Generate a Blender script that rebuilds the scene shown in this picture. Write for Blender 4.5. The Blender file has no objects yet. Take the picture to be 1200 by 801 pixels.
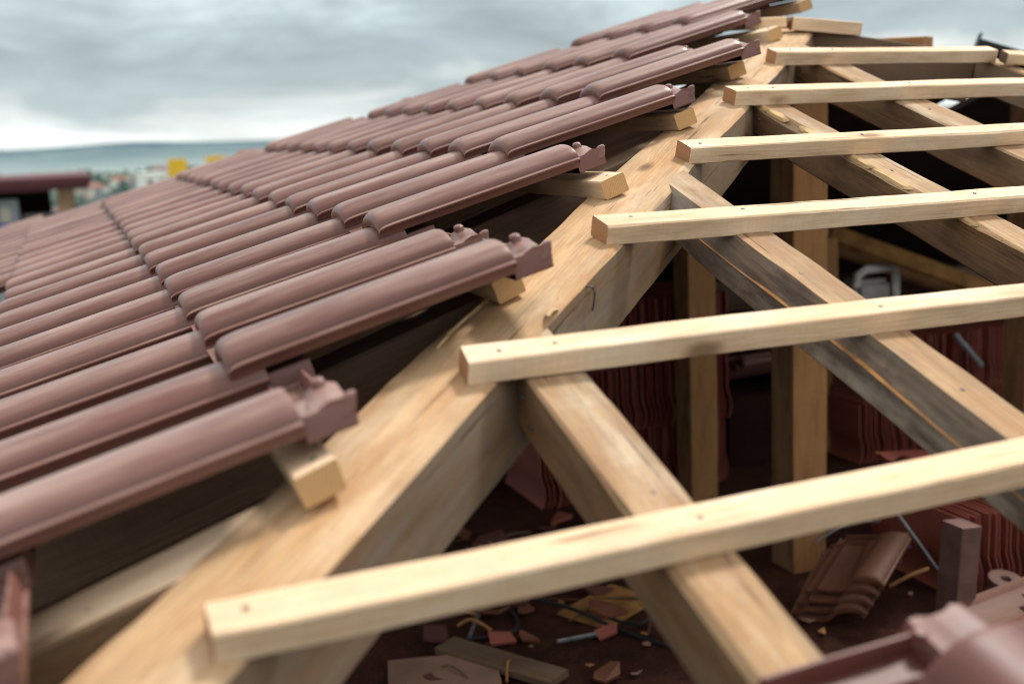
import bpy, bmesh, math, random
from mathutils import Vector, Matrix, noise
random.seed(7)
S = bpy.context.scene
COL = S.collection
R = math.radians
SL = R(18.668)                 # roof slope
T, CS, SN = math.tan(SL), math.cos(SL), math.sin(SL)
GAUGE = 0.345
ROW_DX = GAUGE * CS
TILE_W = 0.2538

# ------------------------------------------------------------------ helpers
def link(o, parent=None):
    COL.objects.link(o)
    if parent is not None:
        o.parent = parent
    return o

def tag(o, label=None, cat=None, group=None, kind=None):
    if label: o['label'] = label
    if cat: o['category'] = cat
    if group: o['group'] = group
    if kind: o['kind'] = kind
    return o

def mesh_obj(name, bm, mats, parent=None, smooth=None):
    me = bpy.data.meshes.new(name)
    bm.normal_update()
    bm.to_mesh(me); bm.free()
    for m in (mats if isinstance(mats, (list, tuple)) else [mats]):
        me.materials.append(m)
    if smooth is not None:
        for p in me.polygons: p.use_smooth = True
        me.set_sharp_from_angle(angle=R(smooth))
    return link(bpy.data.objects.new(name, me), parent)

def empty(name, loc=(0, 0, 0)):
    o = bpy.data.objects.new(name, None)
    o.location = loc
    o.empty_display_size = .05
    return link(o)

def box(bm, x0, x1, y0, y1, z0, z1, mi=0, M=None):
    vs = [bm.verts.new((x, y, z)) for x in (x0, x1) for y in (y0, y1) for z in (z0, z1)]
    if M is not None:
        for v in vs: v.co = M @ v.co
    for f in ((0, 1, 3, 2), (4, 6, 7, 5), (0, 4, 5, 1), (2, 3, 7, 6), (0, 2, 6, 4), (1, 5, 7, 3)):
        fc = bm.faces.new([vs[i] for i in f]); fc.material_index = mi
    return vs

def tube(bm, pts, r, n=8, mi=0):
    rings = []
    for i, p in enumerate(pts):
        p = Vector(p)
        a = Vector(pts[max(i - 1, 0)]); b = Vector(pts[min(i + 1, len(pts) - 1)])
        d = (b - a).normalized()
        q = d.to_track_quat('Z', 'Y')
        rr = r[i] if isinstance(r, (list, tuple)) else r
        rings.append([bm.verts.new(p + q @ Vector((rr * math.cos(2 * math.pi * k / n), rr * math.sin(2 * math.pi * k / n), 0))) for k in range(n)])
    for a, b in zip(rings, rings[1:]):
        for k in range(n):
            f = bm.faces.new((a[k], a[(k + 1) % n], b[(k + 1) % n], b[k])); f.material_index = mi
    for rg, rev in ((rings[0], True), (rings[-1], False)):
        f = bm.faces.new(rg[::-1] if rev else rg); f.material_index = mi

def frame(p0, x_axis, up):
    x = Vector(x_axis).normalized()
    y = Vector(up).cross(x).normalized()
    z = x.cross(y)
    return Matrix(((x.x, y.x, z.x, p0[0]), (x.y, y.y, z.y, p0[1]), (x.z, y.z, z.z, p0[2]), (0, 0, 0, 1)))

# ------------------------------------------------------------------ node helpers
class NT:
    def __init__(s, name):
        s.m = bpy.data.materials.new(name); s.m.use_nodes = True
        s.t = s.m.node_tree; s.t.nodes.clear()
        s.out = s.n('ShaderNodeOutputMaterial')
        s.b = s.n('ShaderNodeBsdfPrincipled')
        s.l(s.b.outputs[0], s.out.inputs[0])
    def n(s, typ, **k):
        nd = s.t.nodes.new(typ)
        for a, v in k.items(): setattr(nd, a, v)
        return nd
    def l(s, a, b): s.t.links.new(a, b)
    def sock(s, inp, v):
        if hasattr(v, 'is_linked') or isinstance(v, bpy.types.NodeSocket): s.l(v, inp)
        elif v is not None:
            if inp.type == 'RGBA' and len(v) == 3: v = (*v, 1)
            inp.default_value = v
    def math(s, op, a, b=None, c=None, clamp=False):
        nd = s.n('ShaderNodeMath', operation=op, use_clamp=clamp)
        s.sock(nd.inputs[0], a); s.sock(nd.inputs[1], b)
        if c is not None: s.sock(nd.inputs[2], c)
        return nd.outputs[0]
    def vmath(s, op, a, b=None):
        nd = s.n('ShaderNodeVectorMath', operation=op)
        s.sock(nd.inputs[0], a); s.sock(nd.inputs[1], b)
        return nd.outputs[0]
    def noise(s, vec, scale, detail=4, rough=.55, dist=0):
        nd = s.n('ShaderNodeTexNoise'); s.l(vec, nd.inputs['Vector'])
        nd.inputs['Scale'].default_value = scale; nd.inputs['Detail'].default_value = detail
        nd.inputs['Roughness'].default_value = rough; nd.inputs['Distortion'].default_value = dist
        return nd.outputs['Fac']
    def ramp(s, f, *stops, interp='LINEAR'):
        nd = s.n('ShaderNodeValToRGB'); s.l(f, nd.inputs[0]); cr = nd.color_ramp; cr.interpolation = interp
        while len(cr.elements) < len(stops): cr.elements.new(.5)
        for e, (p, c) in zip(cr.elements, stops):
            e.position = p
            e.color = (c, c, c, 1) if isinstance(c, (int, float)) else (*c, 1)
        return nd.outputs[0]
    def mix(s, f, a, b, mode='MIX'):
        nd = s.n('ShaderNodeMix', data_type='RGBA', blend_type=mode)
        s.sock(nd.inputs[0], f); s.sock(nd.inputs[6], a); s.sock(nd.inputs[7], b)
        return nd.outputs[2]
    def mapping(s, vec, scale=(1, 1, 1), loc=(0, 0, 0)):
        nd = s.n('ShaderNodeMapping'); s.l(vec, nd.inputs[0])
        nd.inputs['Scale'].default_value = scale; nd.inputs['Location'].default_value = loc
        return nd.outputs[0]
    def objcoord(s, spread=30):
        tc = s.n('ShaderNodeTexCoord'); oi = s.n('ShaderNodeObjectInfo')
        s.rnd = oi.outputs['Random']
        off = s.n('ShaderNodeCombineXYZ')
        for i, k in enumerate((spread, spread * .37, spread * .71)):
            s.l(s.math('MULTIPLY', s.rnd, k), off.inputs[i])
        s.raw = tc.outputs['Object']
        return s.vmath('ADD', tc.outputs['Object'], off.outputs[0])
    def bump(s, h, strength=.3, dist=.002):
        nd = s.n('ShaderNodeBump'); s.l(h, nd.inputs['Height'])
        nd.inputs['Strength'].default_value = strength; nd.inputs['Distance'].default_value = dist
        s.l(nd.outputs[0], s.b.inputs['Normal'])
    def done(s, col, rough=.6, spec=.3):
        s.sock(s.b.inputs['Base Color'], col); s.sock(s.b.inputs['Roughness'], rough)
        s.b.inputs['Specular IOR Level'].default_value = spec
        return s.m

def wood(name, light, dark, streak=.5, grey=None, grey_amt=0.0, stain=None, stain_amt=0.0, pale=None, pale_amt=0.0, knots=.5, rough=.75, end=False, bump=.35, saw=.4):
    """sawn softwood: growth rings along local X, fine fibre streaks, knots, weathering patches"""
    n = NT(name)
    c = n.objcoord()
    warp = n.noise(n.mapping(c, (1.3, 5, 5)), 1.6, 2)
    sx = n.n('ShaderNodeSeparateXYZ'); n.l(c, sx.inputs[0])
    ox = n.n('ShaderNodeSeparateXYZ'); n.l(n.raw, ox.inputs[0])
    # knots: sparse cells, elongated a little along the grain
    vor = n.n('ShaderNodeTexVoronoi', feature='F1'); n.l(n.mapping(c, (4.2, 9, 9)), vor.inputs['Vector'])
    vor.inputs['Scale'].default_value = 1.0; vor.inputs['Randomness'].default_value = 1
    vcol = n.n('ShaderNodeSeparateColor'); n.l(vor.outputs['Color'], vcol.inputs[0])
    gate = n.math('LESS_THAN', vcol.outputs[0], .50 * knots + .05)
    kd = n.math('ADD', vor.outputs['Distance'], n.math('MULTIPLY', n.noise(c, 60, 2), .05))
    knot = n.math('MULTIPLY', n.ramp(kd, (.09, 1), (.19, 0)), gate)
    halo = n.math('MULTIPLY', n.ramp(kd, (.05, 1), (.40, 0)), gate)
    # rings about a wandering pith line beyond the timber's side
    yy = n.math('ADD', ox.outputs[1], n.math('MULTIPLY_ADD', n.rnd, .10, .02))
    zz = n.math('ADD', ox.outputs[2], n.math('MULTIPLY_ADD', n.rnd, -.07, .09))
    rad = n.math('SQRT', n.math('ADD', n.math('MULTIPLY', yy, yy), n.math('MULTIPLY', zz, zz)))
    rad = n.math('ADD', rad, n.math('MULTIPLY', warp, .045))
    rad = n.math('ADD', rad, n.math('MULTIPLY', halo, .012))
    ring = n.math('FRACT', n.math('MULTIPLY', rad, 165))
    ringc = n.ramp(ring, (0, .15), (.55, .35), (.86, 1.0), (1.0, .15))
    fib = n.noise(n.mapping(c, (10, 230, 230)), 1, 5, .7)
    fib2 = n.noise(n.mapping(c, (30, 620, 620)), 1, 3, .65)
    band = n.ramp(n.noise(n.mapping(c, (2.6, 52, 52), (2, 6, 1)), 1, 6, .68, .3), (.38, 0), (.66, 1))
    f = n.math('ADD', n.math('MULTIPLY', ringc, .40), n.math('MULTIPLY', n.ramp(fib, (.42, 0), (.60, 1)), .55))
    f = n.math('ADD', f, n.math('MULTIPLY', band, .38))
    col = n.mix(n.math('MULTIPLY', f, streak, clamp=True), light, dark)
    tone = n.noise(n.mapping(c, (1.6, 7, 7)), 1.2, 3)
    col = n.mix(n.math('MULTIPLY', n.ramp(tone, (.38, 0), (.66, 1)), .6), col, tuple(a * .72 + b * .12 for a, b in zip(light, dark)))
    mot = n.noise(n.mapping(c, (2.4, 13, 13), (9, 2, 4)), 1.3, 6, .68)
    col = n.mix(1, col, n.ramp(mot, (.30, .66), (.5, .98), (.72, 1.10)), 'MULTIPLY')
    if pale is not None:
        p = n.ramp(n.noise(n.mapping(c, (2.2, 7, 7), (3, 1, 2)), 1.5, 5, .65), (.48, 0), (.66, 1))
        col = n.mix(n.math('MULTIPLY', p, pale_amt), col, pale)
    if grey is not None:
        g = n.ramp(n.noise(n.mapping(c, (1.5, 8, 8), (7, 3, 5)), 1.7, 6, .62), (.36, 0), (.62, 1))
        gc = n.mix(n.ramp(fib, (.3, 0), (.7, 1)), tuple(x * .55 for x in grey), grey)
        col = n.mix(n.math('MULTIPLY', g, grey_amt), col, gc)
    if stain is not None:
        g = n.ramp(n.noise(n.mapping(c, (2.6, 12, 12), (1, 8, 4)), 1.9, 6, .66), (.47, 0), (.68, 1))
        col = n.mix(n.math('MULTIPLY', g, stain_amt), col, stain)
    kc = tuple(x * .30 for x in dark)
    col = n.mix(n.math('MULTIPLY', halo, .35), col, dark)
    col = n.mix(n.math('MULTIPLY', knot, .8), col, kc)
    # fine cracks (checks) along the grain
    ck = n.noise(n.mapping(c, (2.6, 75, 75), (5, 5, 5)), 1, 4, .55)
    chk = n.ramp(ck, (.315, 1), (.345, 0))
    col = n.mix(n.math('MULTIPLY', chk, .75), col, tuple(x * .18 for x in dark))
    # saw marks across
    sw = n.noise(n.mapping(c, (240, 5, 5)), 1, 2)
    col = n.mix(n.math('MULTIPLY', n.ramp(sw, (.4, 0), (.65, 1)), .26 * saw), col, dark)
    # small dirt specks
    sp = n.ramp(n.noise(c, 260, 2, .5), (.69, 0), (.75, 1))
    col = n.mix(n.math('MULTIPLY', sp, .4), col, tuple(x * .3 for x in dark))
    h = n.math('ADD', n.math('MULTIPLY', fib, .7), n.math('MULTIPLY', fib2, .35))
    h = n.math('ADD', h, n.math('MULTIPLY', sw, .25 * saw))
    h = n.math('SUBTRACT', h, n.math('MULTIPLY', chk, .8))
    h = n.math('SUBTRACT', h, n.math('MULTIPLY', ringc, .15))
    n.bump(h, bump, .0018)
    return n.done(col, rough, .22)

def endwood(name, light, dark):
    n = NT(name)
    c = n.objcoord()
    ox = n.n('ShaderNodeSeparateXYZ'); n.l(n.raw, ox.inputs[0])
    yy = n.math('ADD', ox.outputs[1], n.math('MULTIPLY_ADD', n.rnd, .10, .02))
    zz = n.math('ADD', ox.outputs[2], n.math('MULTIPLY_ADD', n.rnd, -.07, .09))
    rad = n.math('SQRT', n.math('ADD', n.math('MULTIPLY', yy, yy), n.math('MULTIPLY', zz, zz)))
    rad = n.math('ADD', rad, n.math('MULTIPLY', n.noise(c, 14, 2), .006))
    ring = n.ramp(n.math('FRACT', n.math('MULTIPLY', rad, 240)), (0, 0), (.7, .5), (.9, 1), (1, 0))
    sp = n.noise(c, 420, 3, .7)
    col = n.mix(n.math('MULTIPLY', ring, .6), light, dark)
    col = n.mix(n.math('MULTIPLY', n.ramp(sp, (.4, 0), (.7, 1)), .5), col, dark)
    n.bump(sp, .5, .002)
    return n.done(col, .85, .15)

def tile_mat(name, base, dusty, rough=.42, dust_light=.35):
    n = NT(name)
    c = n.objcoord(12)
    big = n.noise(c, 5, 4, .6)
    col = n.mix(n.ramp(big, (.3, 0), (.7, 1)), tuple(x * .84 for x in base), tuple(min(x * 1.12, 1) for x in base))
    vv = n.math('MULTIPLY_ADD', n.rnd, .46, .77)
    hs = n.n('ShaderNodeHueSaturation'); n.l(col, hs.inputs['Color']); n.l(vv, hs.inputs['Value'])
    n.l(n.math('MULTIPLY_ADD', n.rnd, -.22, 1.08), hs.inputs['Saturation'])
    col = hs.outputs[0]
    # streaky dust, with light on the roll crests painted in on upward faces
    st = n.noise(n.mapping(c, (3, 22, 22)), 1.3, 5, .65)
    geo = n.n('ShaderNodeNewGeometry'); gz = n.n('ShaderNodeSeparateXYZ'); n.l(geo.outputs['Normal'], gz.inputs[0])
    up = n.ramp(gz.outputs[2], (.62, .05), (.97, 1))
    col = n.mix(n.math('MULTIPLY', n.math('MULTIPLY', n.ramp(st, (.38, 0), (.72, 1)), up), dust_light), col, dusty)
    # water-drop splashes, chips showing raw orange clay, pale specks
    v = n.n('ShaderNodeTexVoronoi', feature='F1'); n.l(c, v.inputs['Vector']); v.inputs['Scale'].default_value = 26
    vc = n.n('ShaderNodeSeparateColor'); n.l(v.outputs['Color'], vc.inputs[0])
    d = n.math('ADD', v.outputs['Distance'], n.math('MULTIPLY', n.noise(c, 180, 2), .10))
    chip = n.math('MULTIPLY', n.ramp(d, (.03, 1), (.06, 0)), n.math('LESS_THAN', vc.outputs[0], .06))
    chip2 = n.math('MULTIPLY', n.ramp(d, (.10, 1), (.16, 0)), n.math('GREATER_THAN', vc.outputs[1], .965))
    col = n.mix(chip, col, (.62, .52, .46))
    col = n.mix(n.math('MULTIPLY', chip2, .7), col, (.38, .15, .07))
    ptn = n.ramp(geo.outputs['Pointiness'], (.50, 0), (.60, 1))
    col = n.mix(n.math('MULTIPLY', ptn, .35), col, tuple(min(x * 1.9, 1) for x in base))
    fine = n.noise(c, 420, 3, .6)
    n.bump(n.math('ADD', fine, n.math('MULTIPLY', big, 2)), .16, .0015)
    rg = n.math('MULTIPLY_ADD', st, .30, rough - .12)
    return n.done(col, rg, .40)

def plain(name, col, rough=.6, var=.25, scale=6, spec=.3, metal=0, bump=.0):
    n = NT(name); c = n.objcoord(9)
    f = n.noise(c, scale, 5, .6)
    col = n.mix(n.ramp(f, (.3, 0), (.7, 1)), tuple(x * (1 - var) for x in col), tuple(min(1, x * (1 + var)) for x in col))
    n.b.inputs['Metallic'].default_value = metal
    if bump: n.bump(n.noise(c, scale * 12, 4), bump, .003)
    return n.done(col, rough, spec)

# ------------------------------------------------------------------ materials
BATTEN = wood('batten pine', (.83, .635, .44), (.53, .315, .155), streak=.55, pale=(.90, .77, .605), pale_amt=.55, knots=.8)
BATTEN_END = endwood('batten end grain', (.44, .25, .13), (.20, .09, .04))
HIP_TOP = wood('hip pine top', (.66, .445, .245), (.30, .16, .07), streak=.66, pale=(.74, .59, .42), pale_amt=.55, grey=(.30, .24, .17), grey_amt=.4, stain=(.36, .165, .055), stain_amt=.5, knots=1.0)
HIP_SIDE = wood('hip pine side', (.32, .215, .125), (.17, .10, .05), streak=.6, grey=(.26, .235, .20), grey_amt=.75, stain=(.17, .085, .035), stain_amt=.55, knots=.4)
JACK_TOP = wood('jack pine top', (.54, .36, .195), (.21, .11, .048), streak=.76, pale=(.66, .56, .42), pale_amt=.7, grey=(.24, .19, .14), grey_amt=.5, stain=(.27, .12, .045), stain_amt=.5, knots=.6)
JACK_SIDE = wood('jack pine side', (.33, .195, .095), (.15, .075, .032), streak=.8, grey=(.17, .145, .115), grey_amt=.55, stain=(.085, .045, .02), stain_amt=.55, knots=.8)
WANE = wood('weathered wane', (.27, .20, .14), (.09, .062, .045), streak=.8, grey=(.22, .195, .17), grey_amt=.7, pale=(.54, .47, .37), pale_amt=.8, stain=(.05, .034, .026), stain_amt=.8, knots=.2)
POST_DARK = wood('post pine shaded', (.30, .17, .085), (.15, .075, .035), streak=.7, stain=(.05, .025, .013), stain_amt=.6, knots=.6)  # darker copy for the left faces, their shade put into the colour
JACK_DARK = wood('jack pine stained side', (.24, .135, .066), (.10, .05, .022), streak=.85, grey=(.15, .125, .10), grey_amt=.5, stain=(.05, .026, .014), stain_amt=.75, knots=.9)  # side face of darker, more heavily stained wood
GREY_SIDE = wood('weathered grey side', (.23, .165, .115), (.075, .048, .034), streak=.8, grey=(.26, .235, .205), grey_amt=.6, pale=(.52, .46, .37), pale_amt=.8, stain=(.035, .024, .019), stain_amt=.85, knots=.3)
ORANGE_SPLIT = plain('fresh split wood', (.42, .20, .075), .8, .3, 30)
DARK_WOOD = wood('dark shaded pine', (.27, .175, .115), (.10, .06, .04), streak=.7, grey=(.15, .11, .085), grey_amt=.5, knots=.6)  # timbers under the tiles, their shade put into the colour
SHEATH = wood('dark sheathing', (.04, .024, .017), (.02, .012, .009), streak=.6, knots=.3)  # near-black boards, the attic's darkness put into the colour
POST = wood('post pine', (.44, .235, .095), (.26, .12, .045), streak=.5, stain=(.28, .12, .045), stain_amt=.45, knots=.8)
RIDGE = wood('ridge board brown', (.20, .125, .075), (.09, .052, .03), streak=.6, grey=(.17, .13, .10), grey_amt=.6, knots=.6)
SPLIT = wood('torn pale wood', (.72, .52, .28), (.50, .30, .13), streak=.5, knots=.1)
TILE = tile_mat('brown engobed clay', (.132, .054, .043), (.49, .355, .30), .32, .60)
TILE_IN = tile_mat('red brown clay', (.23, .058, .038), (.24, .09, .06), .6, .25)
TILE_IN2 = tile_mat('orange brown clay', (.115, .042, .022), (.15, .075, .045), .6, .3)
CAP = plain('raw orange clay', (.24, .10, .06), .8, .3, 20)
NAIL = plain('nail steel', (.10, .09, .085), .5, .3, 50, .5, .6)
RUST = plain('rusty wire', (.085, .035, .022), .7, .4, 40)
STRAP = plain('pale plastic strap', (.22, .24, .25), .4, .2, 30)
STEEL = plain('dull steel', (.22, .23, .24), .45, .3, 30, .5, .7)
BLACKM = plain('black sheet metal', (.022, .02, .022), .5, .3, 20)
WHITEP = plain('white plastic', (.62, .62, .60), .4, .12, 9)
WHITEC = plain('white board', (.80, .80, .76), .7, .06, 9)
CREAM = plain('cream render', (.50, .45, .38), .85, .15, 2)
GREYR = plain('grey render', (.30, .32, .33), .85, .15, 2)
DARKW = plain('dark wall', (.024, .011, .009), .95, .3, 3, .05)
MAROON = plain('maroon roofing', (.09, .022, .028), .6, .2, 3)
BLUE = plain('blue sheeting', (.03, .09, .30), .5, .35, 4)
WALLB = plain('dim brick', (.10, .045, .03), .9, .3, 8)
BRICK = plain('tan brick', (.36, .21, .13), .85, .25, 4)
GLASS = plain('window glass', (.05, .07, .085), .15, .2, 2, .6)
YELLOW = plain('yellow cladding', (.82, .50, .03), .6, .06, .2)
DARKROOF = plain('slate roof', (.16, .13, .125), .8, .2, .6)
REDROOF = plain('faded red roof', (.30, .15, .11), .8, .2, .6)

def floor_mat():
    n = NT('attic floor dust'); tc = n.n('ShaderNodeTexCoord'); c = tc.outputs['Object']
    a = n.noise(c, 2.2, 6, .65); b = n.noise(c, 14, 5, .7); d = n.noise(c, 120, 3, .6)
    col = n.mix(n.ramp(a, (.3, 0), (.7, 1)), (.018, .006, .0045), (.060, .019, .011))
    col = n.mix(n.math('MULTIPLY', n.ramp(b, (.45, 0), (.7, 1)), .6), col, (.085, .032, .018))
    col = n.mix(n.math('MULTIPLY', n.ramp(d, (.62, 0), (.7, 1)), .5), col, (.22, .12, .075))
    n.bump(n.math('ADD', b, d), .6, .012)
    return n.done(col, .9, .15)
FLOOR = floor_mat()

def ground_mat():
    n = NT('valley ground'); tc = n.n('ShaderNodeTexCoord'); c = tc.outputs['Object']
    a = n.noise(c, .004, 6, .6); b = n.noise(c, .02, 5, .65)
    col = n.mix(n.ramp(a, (.35, 0), (.65, 1)), (.10, .15, .125), (.20, .24, .21))
    col = n.mix(n.ramp(b, (.55, 0), (.7, 1)), col, (.34, .35, .33))
    return n.done(col, .95, .05)
GROUND = ground_mat()

def hill_mat():
    n = NT('hazy wooded hills'); tc = n.n('ShaderNodeTexCoord'); c = tc.outputs['Object']
    sx = n.n('ShaderNodeSeparateXYZ'); n.l(c, sx.inputs[0])
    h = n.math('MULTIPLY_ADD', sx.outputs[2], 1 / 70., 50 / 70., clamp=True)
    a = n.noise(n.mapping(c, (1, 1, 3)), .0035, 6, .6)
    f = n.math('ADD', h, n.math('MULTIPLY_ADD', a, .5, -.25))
    col = n.ramp(f, (.05, (.27, .33, .335)), (.40, (.13, .19, .21)), (.85, (.058, .10, .135)))  # distance haze put into the colour, paler towards the foot
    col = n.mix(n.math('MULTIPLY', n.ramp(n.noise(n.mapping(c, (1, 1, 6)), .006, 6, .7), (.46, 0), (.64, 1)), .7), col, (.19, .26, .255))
    return n.done(col, 1, 0)
HILL = hill_mat()

# ------------------------------------------------------------------ timber
def timber(name, p0, p1, w, h, up, mats, r=.003, wob=.0015, wane=None, step=.03, seed=0, cut0=0, cut1=0, crown=0, bev=None, parent=None):
    """a sawn timber from p0 to p1 (both on the middle of its TOP face); mats: top, side(+y), side(-y), bottom, end"""
    p0, p1 = Vector(p0), Vector(p1)
    L = (p1 - p0).length
    M = frame(p0, p1 - p0, up)
    a, b = w / 2, h
    # cross-section, counter-clockwise seen from +x: (y, z, material of the segment that starts here)
    sec = [(-a + r, 0, 0), (-a * .4, crown, 0), (a * .4, crown, 0), (a - r, 0, 0), (a, -r, 1), (a, -b * .33, 1), (a, -b * .66, 1), (a, -b + r, 1), (a - r, -b, 3), (-a + r, -b, 3),
           (-a, -b + r, 2), (-a, -b * .66, 2), (-a, -b * .33, 2), (-a, -r, 2)]
    seg = [0, 0, 0, 1, 1, 1, 1, 3, 3, 3, 2, 2, 2, 0]
    if bev:
        sec[0] = (-a + bev[0], 0, 0); sec[1] = (-a * .2, crown, 0); sec[13] = (-a, -bev[1], 2); sec[12] = (-a, -bev[1] - (b - bev[1]) * .33, 2); sec[11] = (-a, -bev[1] - (b - bev[1]) * .66, 2); seg[13] = 5
    N = max(2, int(L / step))
    bm = bmesh.new(); rings = []
    for i in range(N + 1):
        s = L * i / N; ring = []
        for k, (y, z, _) in enumerate(sec):
            q = Vector((s * 2.2 + seed * 3.1, y * 9 + seed, z * 9))
            d = noise.noise_vector(q) * wob + noise.noise_vector(q * 5) * wob * .45
            x = s
            if i == 0: x += cut0 * y
            if i == N: x += cut1 * y
            yy, zz = y + d.y, z + d.z
            if wane:                                      # bark edge: the arris is eaten away unevenly
                for side, amt in wane:
                    f = max(0, noise.noise(Vector((s * 3.0 + side * 7 + seed, seed, 2.3))) + .35) + .35 * max(0, noise.noise(Vector((s * 17, seed, side))))
                    if side > 0 and k in (3, 4, 5): e = amt * f
                    elif side < 0 and k in (0, 13, 12): e = amt * f
                    else: continue
                    if k in (3, 0): yy -= side * e; 
                    elif k in (4, 13): zz -= e * .9; yy -= side * e * .15
            ring.append(bm.verts.new((x + d.x * .3, yy, zz)))
        rings.append(ring)
    n = len(sec)
    for A, B in zip(rings, rings[1:]):
        for k in range(n):
            f = bm.faces.new((A[k], B[k], B[(k + 1) % n], A[(k + 1) % n])); f.material_index = seg[k]
    for rg, rev, sg in ((rings[0], False, -1), (rings[-1], True, 1)):
        vs = [bm.verts.new(v.co) for v in rg]
        c = bm.verts.new(sum((v.co for v in vs), Vector()) / n + Vector((sg * .001, 0, 0)))
        for k in range(n):
            t = (vs[k], vs[(k + 1) % n], c)
            f = bm.faces.new(t[::-1] if rev else t); f.material_index = 4
    bmesh.ops.recalc_face_normals(bm, faces=bm.faces)
    o = mesh_obj(name, bm, mats, parent, smooth=38)
    o.matrix_world = M
    return o

def nails(o, xs, top=True, w=.0, r=.0034, zz=.0012):
    for x in xs:
        bm = bmesh.new()
        y = w + random.uniform(-.006, .006)
        tube(bm, [(x, y, -.006), (x, y, zz * .6), (x, y, zz)], [r, r, r * .75], 10)
        link_o = mesh_obj('nail', bm, NAIL, o, smooth=40)

def onR(x, y, h=0): return Vector((x, y - h * SN, y * T + h * CS))
def onL(x, y, h=0): return Vector((x - h * SN, y, x * T + h * CS))
NR = Vector((0, -SN, CS)); NL = Vector((-SN, 0, CS))
END_LIGHT = endwood('fresh end grain', (.62, .40, .20), (.42, .23, .09))
B5L = [BATTEN] * 4 + [END_LIGHT]
B5 = [BATTEN, BATTEN, BATTEN, BATTEN, BATTEN_END]

# hip rafter -----------------------------------------------------------
hipz = lambda a: a * T - .0168 + .005
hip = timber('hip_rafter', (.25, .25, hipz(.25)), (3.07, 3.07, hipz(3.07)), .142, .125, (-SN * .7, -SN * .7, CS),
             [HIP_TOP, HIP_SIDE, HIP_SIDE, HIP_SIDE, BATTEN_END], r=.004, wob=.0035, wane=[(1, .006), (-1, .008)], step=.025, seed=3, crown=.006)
tag(hip, 'thick sawn hip rafter running up to the roof peak between tiles and open battens', 'hip rafter')
# bent nail hammered over on its right side
Mi = hip.matrix_world.inverted()
bm = bmesh.new()
c0 = Vector((1.712, 1.612, 1.66 * T - .035))
pa = [Mi @ (c0 + Vector(v)) for v in ((.004, -.004, -.022), (.006, -.006, -.008), (.007, -.008, .006), (.004, -.008, .013), (-.008, .0, .016), (-.02, .012, .0165))]
tube(bm, pa, .0016, 8)
mesh_obj('bent_nail', bm, NAIL, hip, smooth=40)
nails(hip, [1.05, 1.62, 2.21, 2.9], w=.02)

# jack rafters of the open slope -----------------------------------------
def jackR(x0, x1, mats, label, seed, h=.082, wane=None, y_end=.18, lift=0, y0=None, bev=None):
    xm = (x0 + x1) / 2
    ys = (xm - .085) if y0 is None else y0
    o = timber('jack_rafter', onR(xm, ys, lift), onR(xm, y_end, lift), x1 - x0, h, NR, mats, r=.004, wob=.003, wane=wane, step=.025, seed=seed, cut0=-1.0 if y0 is None else 0, bev=bev)
    tag(o, label, 'rafter', 'jack rafters on the open slope')
    return o
# after framing x = down-slope, local +y is the side that looks to +X
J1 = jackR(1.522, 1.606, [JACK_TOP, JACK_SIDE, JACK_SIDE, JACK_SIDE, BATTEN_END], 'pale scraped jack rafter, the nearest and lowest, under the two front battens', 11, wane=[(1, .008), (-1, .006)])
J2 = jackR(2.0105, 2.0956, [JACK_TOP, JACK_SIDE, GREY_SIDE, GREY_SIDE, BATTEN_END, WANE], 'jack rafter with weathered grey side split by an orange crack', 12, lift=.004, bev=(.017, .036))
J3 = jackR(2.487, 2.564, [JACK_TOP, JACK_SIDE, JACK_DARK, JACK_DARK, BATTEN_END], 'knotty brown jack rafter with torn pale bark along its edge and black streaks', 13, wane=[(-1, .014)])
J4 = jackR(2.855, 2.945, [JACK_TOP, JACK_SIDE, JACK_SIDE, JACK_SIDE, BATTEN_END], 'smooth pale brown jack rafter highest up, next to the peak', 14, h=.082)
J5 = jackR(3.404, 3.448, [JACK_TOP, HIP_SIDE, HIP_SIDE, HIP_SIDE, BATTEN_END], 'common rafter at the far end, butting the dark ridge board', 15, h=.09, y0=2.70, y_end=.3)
# crack strip on the grey side of J2 (a raised orange splinter running the length)
bm = bmesh.new()
prev = None
for i in range(60):
    s = .03 + i * .028
    z = -.036 + .006 * noise.noise(Vector((s * 2.5, 4, 1))) - .004 * s
    hw = .0018 + .0013 * noise.noise(Vector((s * 11, 1, 3)))
    y = -.0432
    cur = [bm.verts.new((s, y + .003, z + hw + .001)), bm.verts.new((s, y - .0028, z + hw * .3)), bm.verts.new((s, y + .003, z - hw - .001))]
    if prev:
        for k in range(2): bm.faces.new((prev[k], cur[k], cur[k + 1], prev[k + 1]))
    prev = cur
mesh_obj('split_edge', bm, ORANGE_SPLIT, J2, smooth=60)
# torn pale bark strips along J3's top arris
def torn(parent, spans, y, z, mat, seed, name='torn_strip'):
    for j, (s0, s1, w) in enumerate(spans):
        bm = bmesh.new(); prev = None; N = max(4, int((s1 - s0) / .012))
        for i in range(N + 1):
            s = s0 + (s1 - s0) * i / N; e = min(1, 5 * min(i, N - i) / N + .12)
            ww = w * e * (.8 + .6 * noise.noise(Vector((s * 30, seed, j))))
            hh = .0006 + .0014 * noise.noise(Vector((s * 25, seed + 5, j)))
            cur = [bm.verts.new((s, y - .002, z - .010 * e)), bm.verts.new((s, y - .0012 , z - .003 + hh)), bm.verts.new((s, y + ww * .5, z + .001 + hh)), bm.verts.new((s, y + ww, z - .002))]
            if prev:
                for k in range(3): bm.faces.new((prev[k], prev[k + 1], cur[k + 1], cur[k]))
            prev = cur
        bmesh.ops.recalc_face_normals(bm, faces=bm.faces)
        mesh_obj(name, bm, mat, parent, smooth=35)
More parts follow.
